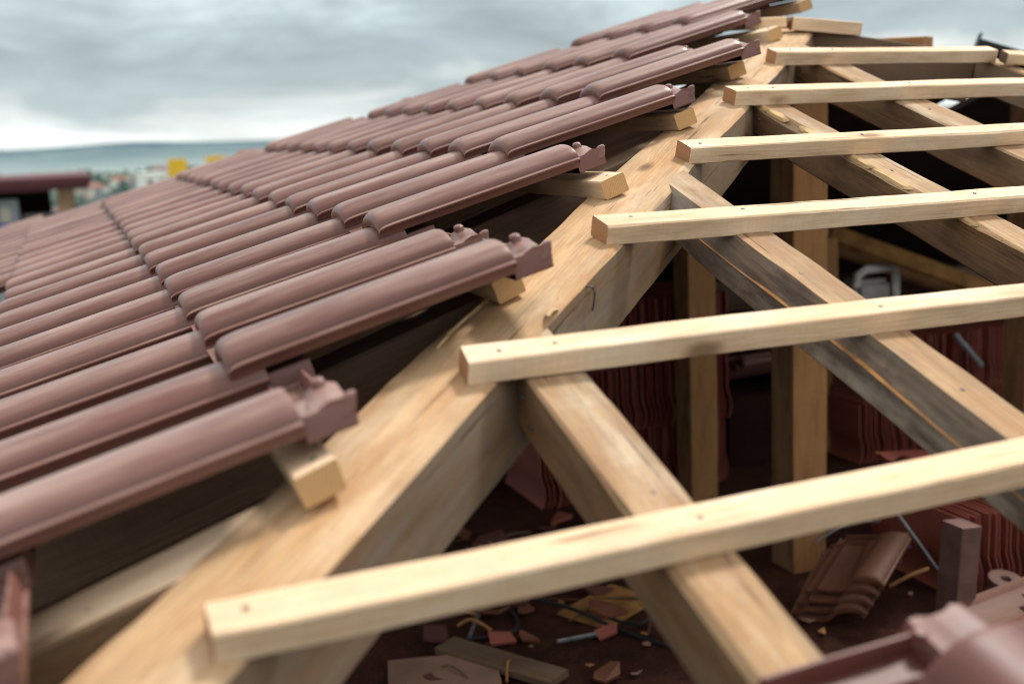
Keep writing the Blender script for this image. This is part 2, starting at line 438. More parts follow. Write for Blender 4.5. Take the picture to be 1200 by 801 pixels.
torn(J3, [(.02, .12, .012), (.10, .20, .015), (.24, .33, .019), (.40, .50, .014), (.49, .62, .015), (.66, .80, .010), (.86, 1.1, .008)], -.034, .0, SPLIT, 5)
torn(J4, [(.30, .42, .012)], -.030, .0, SPLIT, 9)
torn(hip, [(1.79, 2.02, .016)], .045, .004, SPLIT, 2)
for o, xs in ((J1, (.36, .71)), (J2, (.42, .78)), (J3, (.52, .88)), (J4, (.22, .56))):
    nails(o, xs, w=.0, r=.003)

for o, yy in ((J1, -.042), (J2, -.043), (J3, -.039), (J4, -.046)):
    for (sx_, zz_) in ((.10, -.03), (.13, -.055)):
        bm = bmesh.new(); tube(bm, [(sx_, yy + .004, zz_), (sx_ - .004, yy - .0035, zz_ + .001), (sx_ - .0045, yy - .005, zz_ + .001)], [.002, .002, .0035], 8)
        mesh_obj('nail', bm, NAIL, o, smooth=40)
random.seed(11)
for (x, y, lab) in ((1.575, 1.640, 'curled pale wood shaving lying on the hip rafter beside the second tile course'), (1.60, 1.50, 'pale splinter sticking out where the nearest jack rafter meets the hip rafter'), (2.23, 2.245, 'thin pale shaving on the hip rafter beside the middle tile course'), (2.62, 2.66, 'long pale splinter on the hip rafter close to the peak')):
    bm = bmesh.new(); prev = None; a = random.uniform(.4, 1.4)
    for i in range(14):
        t = i / 13; w_ = .006 * math.sin(math.pi * min(.95, t + .08)) + .0008
        px_, py_, pz_ = .085 * t * math.cos(a), .085 * t * math.sin(a), .004 + .012 * t * t + .004 * math.sin(t * 7)
        cur = [bm.verts.new((px_ + w_ * math.sin(a), py_ - w_ * math.cos(a), pz_)), bm.verts.new((px_, py_, pz_ + .002)), bm.verts.new((px_ - w_ * math.sin(a), py_ + w_ * math.cos(a), pz_ + .001))]
        if prev:
            for k in range(2): bm.faces.new((prev[k], cur[k], cur[k + 1], prev[k + 1]))
        prev = cur
    o = mesh_obj('wood_shaving', bm, SPLIT, smooth=60); o.location = (x, y, (x + y) / 2 * T - .006)
    tag(o, lab, 'wood shaving')
# battens on the open slope -----------------------------------------------
BAT = [((1.09, 1.036, 0), (2.75, 1.093, 0), .045, 'lowest and nearest pale batten, blurred, across the front'),
       ((1.445, 1.402, 0), (3.3, 1.403, 0), .043, 'second pale batten from the front, ending on the middle of the hip rafter'),
       ((1.793, 1.745, 0), (3.6, 1.728, 0), .046, 'third pale batten up, sharply focused with a split brown end and a knot'),
       ((2.119, 2.058, 0), (3.9, 2.047, 0), .046, 'fourth pale batten up, with cracked reddish end and dark streaked front'),
       ((2.418, 2.379, 0), (4.0, 2.352, 0), .046, 'fifth pale batten up, crossing the bark edged rafter near its head'),
       ((2.722, 2.674, 0), (3.405, 2.648, 0), .046, 'short highest full batten below the peak, with a chipped outer end')]
BH = .034
for i, (a, b, w, lab) in enumerate(BAT):
    o = timber('batten', onR(a[0], a[1], BH), onR(b[0], b[1], BH), w, BH, NR, B5, r=.0022, wob=.0022, step=.025, seed=30 + i, cut0=random.uniform(-.15, .15), wane=[(-1, .0035)] if i in (2, 3) else None)
    tag(o, 'pale pine ' + lab.replace('pale ', ''), 'batten', 'battens across the open slope')
    nails(o, [.032 + .012 * (i % 3)] + [x for x in (J1, J2, J3, J4) and [c - a[0] for c in (1.564, 2.053, 2.525, 2.90) if c - a[0] > .1 and c < b[0]]], w=.002)
o = timber('batten_offcut', onR(3.40, 2.60, BH + .004), onR(3.75, 2.50, BH + .004), .045, .030, NR, [BATTEN, BATTEN, BATTEN, BATTEN, RIDGE], seed=41)
tag(o, 'short dark ended batten offcut on the common rafter at the far right', 'batten')
o = timber('ridge_offcut', (2.99, 2.968, 1.046), (3.168, 2.895, 1.021), .05, .036, (0, -.1, 1), B5, seed=44, r=.002, wob=.002)
tag(o, 'short weathered batten offcut laid over the roof peak', 'batten')
o = timber('wood_block', (3.44, 3.28, 1.0), (3.56, 3.075, .992), .085, .032, (0, 0, 1), [POST, POST, POST, POST, POST], seed=45)
tag(o, 'orange plank end sticking up behind the ridge board', 'plank')

# ridge ---------------------------------------------------------------------
o = timber('ridge_board', (3.05, 2.985, 1.014), (3.415, 2.71, .918), .035, .135, (0, 0, 1), [RIDGE] * 5, seed=50, wob=.002)
tag(o, 'dark brown board set on edge from the peak to the far rafter', 'ridge board')
o = timber('packing_strip', (2.86, 3.10, 1.052), (2.985, 2.98, 1.046), .05, .03, (0, 0, 1), B5, seed=51)
tag(o, 'little wooden packing piece under the topmost tile at the peak', 'packing piece')

# jack rafters and battens of the tiled slope -----------------------------------
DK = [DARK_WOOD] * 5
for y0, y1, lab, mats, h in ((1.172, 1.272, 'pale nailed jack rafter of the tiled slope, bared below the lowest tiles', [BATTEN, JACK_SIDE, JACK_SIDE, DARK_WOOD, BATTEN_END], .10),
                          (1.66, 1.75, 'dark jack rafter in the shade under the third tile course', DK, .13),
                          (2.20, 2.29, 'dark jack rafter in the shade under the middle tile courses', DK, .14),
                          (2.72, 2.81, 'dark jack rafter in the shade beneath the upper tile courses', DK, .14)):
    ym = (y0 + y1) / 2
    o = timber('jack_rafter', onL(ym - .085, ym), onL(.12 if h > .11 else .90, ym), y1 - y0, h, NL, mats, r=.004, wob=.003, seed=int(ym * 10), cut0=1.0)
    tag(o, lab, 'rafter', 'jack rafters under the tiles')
    if h < .11: nails(o, [.07, .15, .22], w=.01, r=.0036)

# ------------------------------------------------------------------ roof tile
PROF = [(.0065, .0005), (.0028, .0128), (-.0034, .0134), (-.0042, .0164), (-.0020, .0180), (.0014, .0190), (.0026, .0235), (.009, .0305), (.019, .0370), (.034, .0415), (.054, .0432), (.074, .0418), (.092, .0365), (.107, .0265),
        (.118, .0135), (.127, .0030), (.142, -.0050), (.172, -.0075), (.205, -.0070), (.228, -.004), (.240, -.002), (.246, -.006), (.252, -.010), (.284, -.010)]
TL = .440
TH = .011
def tile_mesh(detail=True, nib=True):
    bm = bmesh.new()
    us = [0, .002, .006, .012, .022, .034, .06, .12, .19, .26, .32, .372, .380, .384] if detail else [0, .009, .02, .34]
    def top(u, v, n):
        if n > .008 and v < .135:
            k = .66 if u < .001 else .79 if u < .003 else .885 if u < .008 else .95 if u < .014 else .985 if u < .025 else .97 if u > .383 else 1
            n = n * k
            du = .004 if u < .001 else 0
        return n
    T_, B_ = [], []
    for u in us:
        T_.append([bm.verts.new((u, v, top(u, v, n))) for v, n in PROF])
    def under(v, n):
        return n - (TH if v > .11 else TH * .85) if v > .002 else n - .005
    for u in us:
        B_.append([bm.verts.new((u + (.002 if u == 0 else 0), v if v > .0085 else v + .009, min(top(u, v, n), n) - TH if v > .0085 else (-.0005 if n < .005 else .007))) for v, n in PROF])
    m = len(PROF)
    for i in range(len(us) - 1):
        for k in range(m - 1):
            bm.faces.new((T_[i][k], T_[i + 1][k], T_[i + 1][k + 1], T_[i][k + 1]))
            bm.faces.new((B_[i][k], B_[i][k + 1], B_[i + 1][k + 1], B_[i + 1][k]))
        for k in (0, m - 1):
            q = (T_[i][k], B_[i][k], B_[i + 1][k], T_[i + 1][k])
            bm.faces.new(q if k == 0 else q[::-1])
    for i, rev in ((0, False), (len(us) - 1, True)):
        for k in range(m - 1):
            q = (T_[i][k], T_[i][k + 1], B_[i][k + 1], B_[i][k])
            bm.faces.new(q[::-1] if rev else q)
    # lower inner lip of the nose: a second smaller arch set back (the doubled edge seen from the front)
    if detail:
        arch = [(v, n) for v, n in PROF if .003 < v < .122]
        ra = [[bm.verts.new((u, .060 + (v - .060) * sc, max(n * sc * .72 - .004, -.006))) for v, n in arch] for u, sc in ((.004, .94), (.004, .78), (.045, .76))]
        for A, B in zip(ra, ra[1:]):
            for k in range(len(arch) - 1): bm.faces.new((A[k], A[k + 1], B[k + 1], B[k]))
    # head lap: pan carries on, the roll drops to a low saddle
    uh0, uh1 = .384, TL
    hp = [(.014, -.010), (.017, .010), (.020, .0165), (.030, .0180), (.048, .0135), (.062, .0135), (.080, .0180), (.090, .0165), (.094, .010), (.098, -.006), (.135, -.008), (.20, -.008), (.245, -.008), (.249, -.010), (.284, -.010)]
    rows = []
    for u in (uh0, .402, .422, uh1):
        t = (u - uh0) / (uh1 - uh0)
        rows.append([bm.verts.new((u, v if v > .12 else .056 + (v - .056) * (1 - .10 * t), n)) for v, n in hp])
    low = [[bm.verts.new((u, v if v > .12 else .056 + (v - .056) * .9, -TH - .001)) for v, n in hp] for u in (uh0, uh1)]
    for A, B in zip(rows, rows[1:]):
        for k in range(len(hp) - 1): bm.faces.new((A[k], B[k], B[k + 1], A[k + 1]))
    for k in range(len(hp) - 1):
        bm.faces.new((low[0][k], low[0][k + 1], low[1][k + 1], low[1][k]))
        bm.faces.new((rows[-1][k], low[1][k], low[1][k + 1], rows[-1][k + 1]))
    bm.faces.new([r[0] for r in rows][::-1] + [low[0][0], low[1][0]])
    bm.faces.new([r[-1] for r in rows] + [low[1][-1], low[0][-1]])
    def ridge(pts, w, h, base):          # rounded bar on the pan
        prev = None
        for (u, v) in pts:
            d = Vector((pts[-1][0] - pts[0][0], pts[-1][1] - pts[0][1])).normalized(); nx, ny = -d.y, d.x
            cur = [bm.verts.new((u + nx * w * a, v + ny * w * a, base + h * b)) for a, b in ((-1, -.3), (-.75, .7), (-.25, 1), (.25, 1), (.75, .7), (1, -.3))]
            if prev:
                for k in range(5): bm.faces.new((prev[k], prev[k + 1], cur[k + 1], cur[k]))
            else: bm.faces.new(cur)
            prev = cur
        bm.faces.new(prev[::-1])
    ridge([(.429, .088), (.429, .12), (.430, .18), (.430, .249)], .0055, .019, -.008)     # head bar
    ridge([(.388, .100), (.388, .17), (.388, .249)], .004, .014, -.008)               # second bar
    ridge([(.386, .256), (.41, .256), (.44, .256)], .003, .006, -.010)
    ridge([(.386, .276), (.41, .276), (.44, .276)], .003, .006, -.010)
    bmesh.ops.recalc_face_normals(bm, faces=bm.faces)
    return bm

def nib_mesh():
    """hook on the head: a flared saddle end with an upright horn on the pan side and a low one on the outer side"""
    bm = bmesh.new()
    def blob(prof, cx, cy, lean=(0, 0)):
        rings = []
        n = 12
        for (r, z, ex) in prof:
            rings.append([bm.verts.new((cx + lean[0] * z + r * math.cos(2 * math.pi * k / n), cy + lean[1] * z + r * ex * math.sin(2 * math.pi * k / n), z)) for k in range(n)])
        for A, B in zip(rings, rings[1:]):
            for k in range(n): bm.faces.new((A[k], A[(k + 1) % n], B[(k + 1) % n], B[k]))
        bm.faces.new(rings[-1]); bm.faces.new(rings[0][::-1])
    blob([(.0130, .006, 1.0), (.0110, .014, 1), (.0088, .021, 1), (.0080, .0265, 1), (.0080, .0300, 1), (.0062, .0328, 1), (.0028, .0338, 1)], .4240, .0800, (-.05, .22))
    blob([(.0115, .002, 1.15), (.0105, .010, 1.1), (.0085, .0155, 1), (.0078, .0190, 1), (.0056, .0215, 1), (.0022, .0224, 1)], .4310, .0300, (.55, -.10))
    # web between the horns: a flared crest, high toward the pan side
    prev = None
    for i in range(13):
        t = i / 12; v = .022 + .066 * t
        z = .0190 + .011 * max(0, t - .45) ** 1.3 * 1.6 + .0045 * max(0, .3 - t) * 2
        cur = [bm.verts.new((u, v, zz)) for u, zz in ((.400, .0150), (.410, z - .003), (.420, z), (.432, z - .0015), (.4415, z - .006), (.4430, .004), (.4405, -.012))]
        if prev:
            for k in range(6): bm.faces.new((prev[k], prev[k + 1], cur[k + 1], cur[k]))
        else: bm.faces.new(cur[::-1])
        prev = cur
    bm.faces.new(prev)
    bmesh.ops.recalc_face_normals(bm, faces=bm.faces)
    return bm

bm = tile_mesh()
tile_me = bpy.data.meshes.new('roof_tile'); bm.to_mesh(tile_me); bm.free()
nib_bm = nib_mesh(); nib_me = bpy.data.meshes.new('hook_nib'); nib_bm.to_mesh(nib_me); nib_bm.free()
for me in (tile_me, nib_me):
    me.materials.append(TILE)
    for p in me.polygons: p.use_smooth = True
    me.set_sharp_from_angle(angle=R(34 if me is tile_me else 24))

TAU = R(4.1)
def tile_matrix(p, slope, yaw=0, roll=0):
    u = Vector((math.cos(slope), 0, math.sin(slope))); v = Vector((0, 1, 0)); n = u.cross(v)
    M = Matrix(((u.x, v.x, n.x, p[0]), (u.y, v.y, n.y, p[1]), (u.z, v.z, n.z, p[2]), (0, 0, 0, 1)))
    return M @ Matrix.Rotation(yaw, 4, 'Z') @ Matrix.Rotation(roll, 4, 'X')

ORD = ['first', 'second', 'third', 'fourth', 'fifth', 'sixth', 'seventh', 'eighth', 'ninth', 'tenth', 'eleventh', 'twelfth', 'thirteenth', 'fourteenth', 'fifteenth', 'sixteenth', 'seventeenth',
       'eighteenth', 'nineteenth', 'twentieth', 'twenty first', 'twenty second', 'twenty third', 'twenty fourth', 'twenty fifth', 'twenty sixth', 'twenty seventh']
XA, YA = 1.2040, 1.4755 - .012
ROWS = [(-2, 0, 7.5), (-1, 1, 6.5), (0, 2, 5.85), (1, 4, 5.7), (2, 5, 5.15), (3, 6, 4.6), (4, 8, 4.4), (5, 9, 4.1)]
NAMES = ['lowest', 'second lowest', 'third', 'fourth', 'fifth', 'sixth', 'seventh', 'topmost']
for ri, (k, c0, yend) in enumerate(ROWS):
    x = XA + k * ROW_DX
    nxt = ROWS[ri + 1][1] if ri + 1 < len(ROWS) else 99
    n = int((yend - (YA + (c0 - 2) * TILE_W)) / TILE_W) + 1
    for i in range(n):
        c = c0 + i
        if k == -2 and 2 <= c <= 11: continue
        y = YA + (c - 2) * TILE_W
        jx, jy, jz = (random.uniform(-.004, .004), random.uniform(-.0025, .0025), random.uniform(-.0016, .0022))
        p = onL(x + jx, y + jy, .0865 + jz)
        o = link(bpy.data.objects.new('roof_tile', tile_me))
        o.matrix_world = tile_matrix(p, SL - TAU + random.uniform(-.005, .005), random.uniform(-.007, .007), random.uniform(-.008, .008))
        ex = c < nxt and i < 3
        lab = f'brown roof tile, {ORD[i]} from the hip rafter in the {NAMES[ri]} course'
        if ex: lab += ' with bared head'
        tag(o, lab, 'roof tile', 'roof tiles laid on the slope')
        if c < nxt:
            link(bpy.data.objects.new('hook_nib', nib_me), o)
    # batten under the heads of this course
    xb = x + (.352 if k == -1 else .384)
    if k >= -1:
        o = timber('batten', onL(xb, xb + (-.035 if k == -1 else .005), BH), onL(xb, yend - .1, BH), .046, BH, NL, B5L, r=.0022, wob=.0015, step=.05, seed=60 + ri, cut0=random.uniform(-.2, .2))
        tag(o, f'batten end poking out from under the {NAMES[ri]} tile course onto the hip rafter', 'batten', 'battens under the tiles')
        nails(o, [.03], w=.0)

# loose tile on the open slope close to the lens
def place_R(o, x, y, h, slope, yaw=0, roll=0):
    M = Matrix.Rotation(R(90), 4, 'Z')
    u = Vector((0, math.cos(slope), math.sin(slope))); v = Vector((-1, 0, 0)); n = u.cross(v)
    p = onR(x, y, h)
    o.matrix_world = Matrix(((u.x, v.x, n.x, p[0]), (u.y, v.y, n.y, p[1]), (u.z, v.z, n.z, p[2]), (0, 0, 0, 1))) @ Matrix.Rotation(yaw, 4, 'Z') @ Matrix.Rotation(roll, 4, 'X')
dark_me = tile_me.copy(); dark_me.materials.clear(); dark_me.materials.append(tile_mat('deep red brown clay', (.105, .034, .027), (.22, .12, .10), .45, .4))
o = link(bpy.data.objects.new('roof_tile', dark_me)); place_R(o, 1.79, .468, .038, SL - R(3), R(4), R(0))
tag(o, 'loose brown roof tile close to the lens, blurred, with its hooked head toward the rafters', 'roof tile')
dn = nib_me.copy(); dn.materials.clear(); dn.materials.append(dark_me.materials[0]); link(bpy.data.objects.new('hook_nib', dn), o).scale = (1, 1, .55)
o = timber('batten', onR(1.45, .60, BH), onR(2.6, .60, BH), .045, BH, NR, B5, seed=77)
tag(o, 'pale pine batten below the blurred loose tile in the foreground', 'batten', 'battens across the open slope')

# hip cap lumps on the far hip
for (x, y, lab) in ((1.83, 5.72, 'orange ridge tile peeping over the far roof edge, lower one'), (2.38, 4.80, 'orange ridge tile peeping over the far roof edge, upper one')):
    bm = bmesh.new(); n = 12
    rg = []
    for s in (0, .02, .16, .18):
        rr = .05 if s in (.02, .16) else .043
        rg.append([(s, rr * 1.3 * math.cos(math.pi * k / n), rr * math.sin(math.pi * k / n)) for k in range(n + 1)])
    rv = [[bm.verts.new(q) for q in r_] for r_ in rg]
    for A, B in zip(rv, rv[1:]):
        for k in range(n): bm.faces.new((A[k], B[k], B[k + 1], A[k + 1]))
    bm.faces.new(rv[0]); bm.faces.new(rv[-1][::-1])
    o = mesh_obj('ridge_tile', bm, CAP, smooth=40)
    o.location = onL(x, y, .065); o.rotation_euler = (0, 0, R(-50))
    tag(o, lab, 'ridge tile')

# ------------------------------------------------------------------ attic
FZ = -.70
bm = bmesh.new(); box(bm, -.1, 9, -.1, 7.6, FZ - .2, FZ)
tag(mesh_obj('attic_floor', bm, FLOOR), kind='structure')
bm = bmesh.new(); box(bm, .1, 9, -.1, .05, FZ + .002, -.12); o = mesh_obj('knee_wall', bm, WALLB); tag(o, 'unseen low brick wall under the rafter feet below the open slope', 'wall')  # unseen wall, added to block light coming in under the eaves
bm = bmesh.new(); box(bm, -.1, .05, -.1, 7.6, FZ + .002, -.12); o = mesh_obj('eaves_wall', bm, WALLB); tag(o, 'low brick wall under the eaves of the tiled slope', 'wall')
bm = bmesh.new(); box(bm, -.1, 9, 7.45, 7.6, FZ + .002, -.3); o = mesh_obj('back_wall', bm, DARKW); tag(o, 'dark low wall at the far back of the attic', 'wall')
# sheathing of the rear slope, boards lengthwise with gaps where daylight shows
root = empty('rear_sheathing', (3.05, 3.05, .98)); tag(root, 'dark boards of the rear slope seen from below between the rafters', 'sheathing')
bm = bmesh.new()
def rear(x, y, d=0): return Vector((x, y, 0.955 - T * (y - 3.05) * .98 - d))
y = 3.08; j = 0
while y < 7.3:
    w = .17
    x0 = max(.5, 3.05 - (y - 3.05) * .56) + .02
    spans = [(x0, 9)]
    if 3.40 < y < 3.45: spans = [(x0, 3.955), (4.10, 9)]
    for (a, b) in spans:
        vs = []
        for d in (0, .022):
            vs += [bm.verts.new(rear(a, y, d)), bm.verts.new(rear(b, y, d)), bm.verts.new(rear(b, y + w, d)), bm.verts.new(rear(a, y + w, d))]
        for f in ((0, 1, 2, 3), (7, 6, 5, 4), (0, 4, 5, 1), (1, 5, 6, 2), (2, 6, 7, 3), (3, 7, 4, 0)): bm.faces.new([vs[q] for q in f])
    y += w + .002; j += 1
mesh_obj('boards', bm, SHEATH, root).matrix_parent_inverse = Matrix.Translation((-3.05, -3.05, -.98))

# posts
def post(x0, y0, w, z1, label, seed, d=None):
    d = d or w
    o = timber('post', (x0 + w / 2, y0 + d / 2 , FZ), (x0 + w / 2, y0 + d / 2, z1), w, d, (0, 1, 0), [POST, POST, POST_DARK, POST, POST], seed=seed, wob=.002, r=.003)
    o.matrix_world = Matrix.Translation((0, d / 2, 0)) @ o.matrix_world
    tag(o, label, 'post', 'attic posts')
    return o
post(3.108, 3.135, .128, .93, 'square wooden post standing under the peak, nearer of the two', 81)
post(3.185, 3.93, .118, .62, 'square wooden post further back in front of the maroon tile stack', 82)
post(4.06, 3.14, .11, .85, 'wooden post partly seen at the far right behind the grey rafter', 83)
post(4.03, 4.25, .07, .25, 'short brown timber stub standing beside the white canister', 84)
# tie beam, dim in the background
o = timber('tie_beam', (2.6, 5.2, .02), (5.2, 4.5, .02), .12, .14, (0, 0, 1), [DARK_WOOD] * 5, seed=88)
tag(o, 'dim dark beam deep inside the attic above the tile stacks', 'beam')

# tiles stacked on edge
bm = bmesh.new()
pr = [(-.004, .0), (.006, .012), (.024, .0285), (.055, .033), (.088, .027), (.112, .010), (.135, .0), (.20, .0), (.235, .002), (.262, -.002), (.284, -.002)]
uu = [0, .012, .40, .415]
rowsT = [[bm.verts.new((u, v, n - (.003 if u in (0, .415) else 0))) for v, n in pr] for u in uu]
rowsB = [[bm.verts.new((u, v, n - .012)) for v, n in pr] for u in uu]
for i in range(3):
    for k in range(len(pr) - 1):
        bm.faces.new((rowsT[i][k], rowsT[i + 1][k], rowsT[i + 1][k + 1], rowsT[i][k + 1])); bm.faces.new((rowsB[i][k], rowsB[i][k + 1], rowsB[i + 1][k + 1], rowsB[i + 1][k]))
    for k in (0, len(pr) - 1): bm.faces.new((rowsT[i][k], rowsB[i][k], rowsB[i + 1][k], rowsT[i + 1][k]))
for i in (0, 3):
    for k in range(len(pr) - 1): bm.faces.new((rowsT[i][k], rowsT[i][k + 1], rowsB[i][k + 1], rowsB[i][k]))
bmesh.ops.recalc_face_normals(bm, faces=bm.faces)
st_me = bpy.data.meshes.new('stacked_tile'); bm.to_mesh(st_me); bm.free(); st_me.materials.append(TILE_IN)
for p in st_me.polygons: p.use_smooth = True
st_me.set_sharp_from_angle(angle=R(40))
def stack(x0, x1, y, layers, label, group, sp=.0215, z0=FZ, yaw=0):
    lh = .262
    for L in range(layers):
        x = x0 + random.uniform(0, .02)
        while x < x1:
            o = link(bpy.data.objects.new('stacked_tile', st_me))
            # u -> +Y (depth), v -> up, n -> X
            lean = random.uniform(-.02, .02)
            p = Vector((x, y + random.uniform(-.014, .014), z0 + L * lh + .006))
            M = Matrix(((0, 0, 1, p.x), (1, 0, 0, p.y), (0, 1, 0, p.z), (0, 0, 0, 1)))
            o.matrix_world = Matrix.Translation(p) @ Matrix.Rotation(yaw, 4, 'Z') @ Matrix.Translation(-p) @ M @ Matrix.Rotation(lean, 4, 'X') @ Matrix.Diagonal((1, .90, .45, 1))
            lay = ('bottom', 'middle', 'top')[L] if layers == 3 else ('bottom', 'top')[L] if layers == 2 else 'only'
            tag(o, f'maroon roof tile on edge, {lay} layer of the {label}', 'stacked tile', f'{group}, {lay} layer')
            x += sp + random.uniform(-.001, .002)
stack(2.62, 3.47, 4.12, 3, 'stack behind the farther post', 'tiles on edge in the stack behind the farther post', .021)
stack(4.05, 5.15, 4.02, 2, 'long stack beyond the grey rafter', 'tiles on edge in the stack beyond the grey rafter', .025)
stack(3.42, 4.02, 2.72, 1, 'near stack by the timber stub', 'tiles on edge in the near stack by the stub', .024)

def flat_tile(name, M, label, mat=TILE_IN2, group=None):
    me = flat_tile.me.get(mat.name)
    if me is None:
        me = tile_me.copy(); me.materials.clear(); me.materials.append(mat); flat_tile.me[mat.name] = me
    o = link(bpy.data.objects.new(name, me)); o.matrix_world = M
    tag(o, label, 'roof tile', group); return o
flat_tile.me = {}
def tiltM(p, ez, ex, ey):
    return Matrix.Translation(p) @ Matrix.Rotation(R(ez), 4, 'Z') @ Matrix.Rotation(R(ey), 4, 'Y') @ Matrix.Rotation(R(ex), 4, 'X')
# heap of spare tiles leaning by the near post
for i, lab in enumerate(('lowest', 'second', 'third', 'topmost')):
    flat_tile('spare_tile', tiltM(Vector((3.03 + .012 * i, 2.66 - .010 * i, FZ + .05 + .030 * i)), 36 + random.uniform(-4, 4), -12, -16) @ Matrix.Diagonal((.62, .88, 1, 1)), f'red brown tile piece, {lab} of the small leaning pile below the near post', TILE_IN2, None)
# layered flat tiles on the near stack, orange ones by the ring
for i in range(3):
    flat_tile('spare_tile', tiltM(Vector((3.40 + .03 * i, 2.95 + .02 * i, FZ + .275 + .028 * i)), -25 + 6 * i, 0, 2), f'maroon spare tile lying flat on the near stack, {("lowest", "middle", "uppermost")[i]} of three', TILE_IN)
for i, (px, py) in enumerate(((3.28, 2.30), (3.40, 2.22))):
    flat_tile('spare_tile', tiltM(Vector((px, py, FZ + .04 + .03 * i)), 6 - 14 * i, 10, -3), f'orange brown spare tile on the floor by the round washer, {("left", "right")[i]} one', TILE_IN2)
for i in range(4):
    flat_tile('spare_tile', tiltM(Vector((3.62, 4.42 - .06 * i, -.36 + .030 * i)), -12, 0, -6), f'mauve spare tile lying flat between the two posts, {("lowest", "second", "third", "uppermost")[i]} of its stack', TILE)
bm = bmesh.new(); box(bm, 3.55, 4.2, 4.25, 4.85, FZ + .003, -.395)
tag(mesh_obj('pallet_box', bm, DARKW), 'dark wooden crate under the flat mauve tiles between the posts', 'crate')

# pieces of wood on the floor
def plank(name, p, L, w, h, ez, tilt, mat, label, cat='plank', seed=0, roll=0):
    M = tiltM(Vector(p), ez, roll, tilt)
    o = timber(name, (0, 0, 0), (L, 0, 0), w, h, (0, 0, 1), [mat] * 5, seed=seed, r=.002, wob=.002)
    o.matrix_world = M
    tag(o, label, cat); return o
PLY = plain('pinkish plywood', (.27, .16, .115), .8, .25, 5)
STUB = plain('purple brown timber', (.15, .085, .07), .8, .3, 12)
PALEP = plain('pale plank', (.60, .40, .20), .8, .3, 8)
OSB = plain('ochre board', (.27, .135, .04), .8, .4, 14)
plank('plywood_piece', (1.70, 2.98, FZ + .020), .30, .20, .016, -14, 0, PLY, 'pinkish plywood offcut with dark smears on the dusty floor below the hip rafter', 'board', 5)
plank('wood_scrap', (1.90, 3.10, FZ + .03), .40, .09, .02, -58, 0, RIDGE, 'narrow brown board scrap beside the pink plywood offcut', 'board', 6)
plank('board_scrap', (2.33, 3.09, FZ + .016), .27, .19, .01, 28, 0, OSB, 'torn ochre board scrap on the floor left of the pale rafter', 'board', 7)
plank('timber_stub', (3.27, 2.62, FZ), .30, .085, .07, 0, -86, STUB, 'short brown timber stub standing upright by the near tile stack', 'timber', 8)
for i, (p, L, ez, lab) in enumerate((((3.45, 4.95, FZ + .09), .8, -35, 'pale board on the attic floor between the posts, upper one'), ((3.40, 4.75, FZ + .04), .8, -20, 'pale board on the attic floor between the posts, lower one'))):
    plank('floor_board', p, L, .13, .025, ez, 0, POST, lab, 'board', 20 + i)
for i in range(4):
    plank('yellow_plank', (4.12 + .05 * i, 4.32 + .10 * i, .27 - .015 * i - .02 * (i % 2)), .95, .09, .03, -24 + 3 * i, 22, PALEP if i % 2 else OSB, ('nearest', 'second', 'third', 'farthest')[i] + ' of the ochre planks sloping down behind the white canister', 'plank', 30 + i, roll=42)

def wire(pts, r, mat, label, cat='wire', nm='wire'):
    bm = bmesh.new(); P = [Vector(p) for p in pts]; out = []
    for i in range(len(P) - 1):
        a, b, c, d = P[max(i - 1, 0)], P[i], P[i + 1], P[min(i + 2, len(P) - 1)]
        for q in range(6):
            t = q / 6
            out.append(.5 * ((2 * b) + (-a + c) * t + (2 * a - 5 * b + 4 * c - d) * t * t + (-a + 3 * b - 3 * c + d) * t ** 3))
    out.append(P[-1]); tube(bm, out, r, 7)
    tag(mesh_obj(nm, bm, mat, smooth=50), label, cat)
# broken tile shards and chips on the floor
def shard(p, q, mat, group, label, cat):
    bm = bmesh.new(); n = random.randint(4, 6); th = q * .14; a0 = random.uniform(0, 6)
    pts = [(q * random.uniform(.5, 1) * math.cos(a0 + 6.283 * k / n), q * random.uniform(.4, 1) * .7 * math.sin(a0 + 6.283 * k / n)) for k in range(n)]
    t_ = [bm.verts.new((x, y, th + .3 * x * x / q)) for x, y in pts]; b_ = [bm.verts.new((x * .96, y * .96, .3 * x * x / q)) for x, y in pts]
    bm.faces.new(t_); bm.faces.new(b_[::-1])
    for k in range(n): bm.faces.new((b_[k], b_[(k + 1) % n], t_[(k + 1) % n], t_[k]))
    bmesh.ops.recalc_face_normals(bm, faces=bm.faces)
    o = mesh_obj(cat.replace(' ', '_'), bm, mat); o.location = p
    o.rotation_euler = (random.uniform(-.35, .35), random.uniform(-.35, .35), random.uniform(0, 6.28))
    tag(o, label, cat, group)
SHARDM = tile_mat('dusty dark clay', (.075, .026, .018), (.10, .05, .035), .8, .3)
random.seed(5)
for i in range(46):
    x = random.uniform(1.75, 3.3); y = random.uniform(2.7, 4.0)
    shard((x, y, FZ + .012), random.uniform(.035, .12), random.choice((TILE_IN, TILE_IN2, SHARDM)), 'broken tile shards on the attic floor', 'broken red tile shard lying among dust on the attic floor', 'tile shard')
for i in range(26):
    x = random.uniform(1.75, 3.4); y = random.uniform(2.7, 3.8)
    shard((x, y, FZ + .008), random.uniform(.012, .035), random.choice((OSB, POST, PLY)), 'wood chips on the attic floor', 'small pale wood chip lying on the dusty attic floor', 'wood chip')
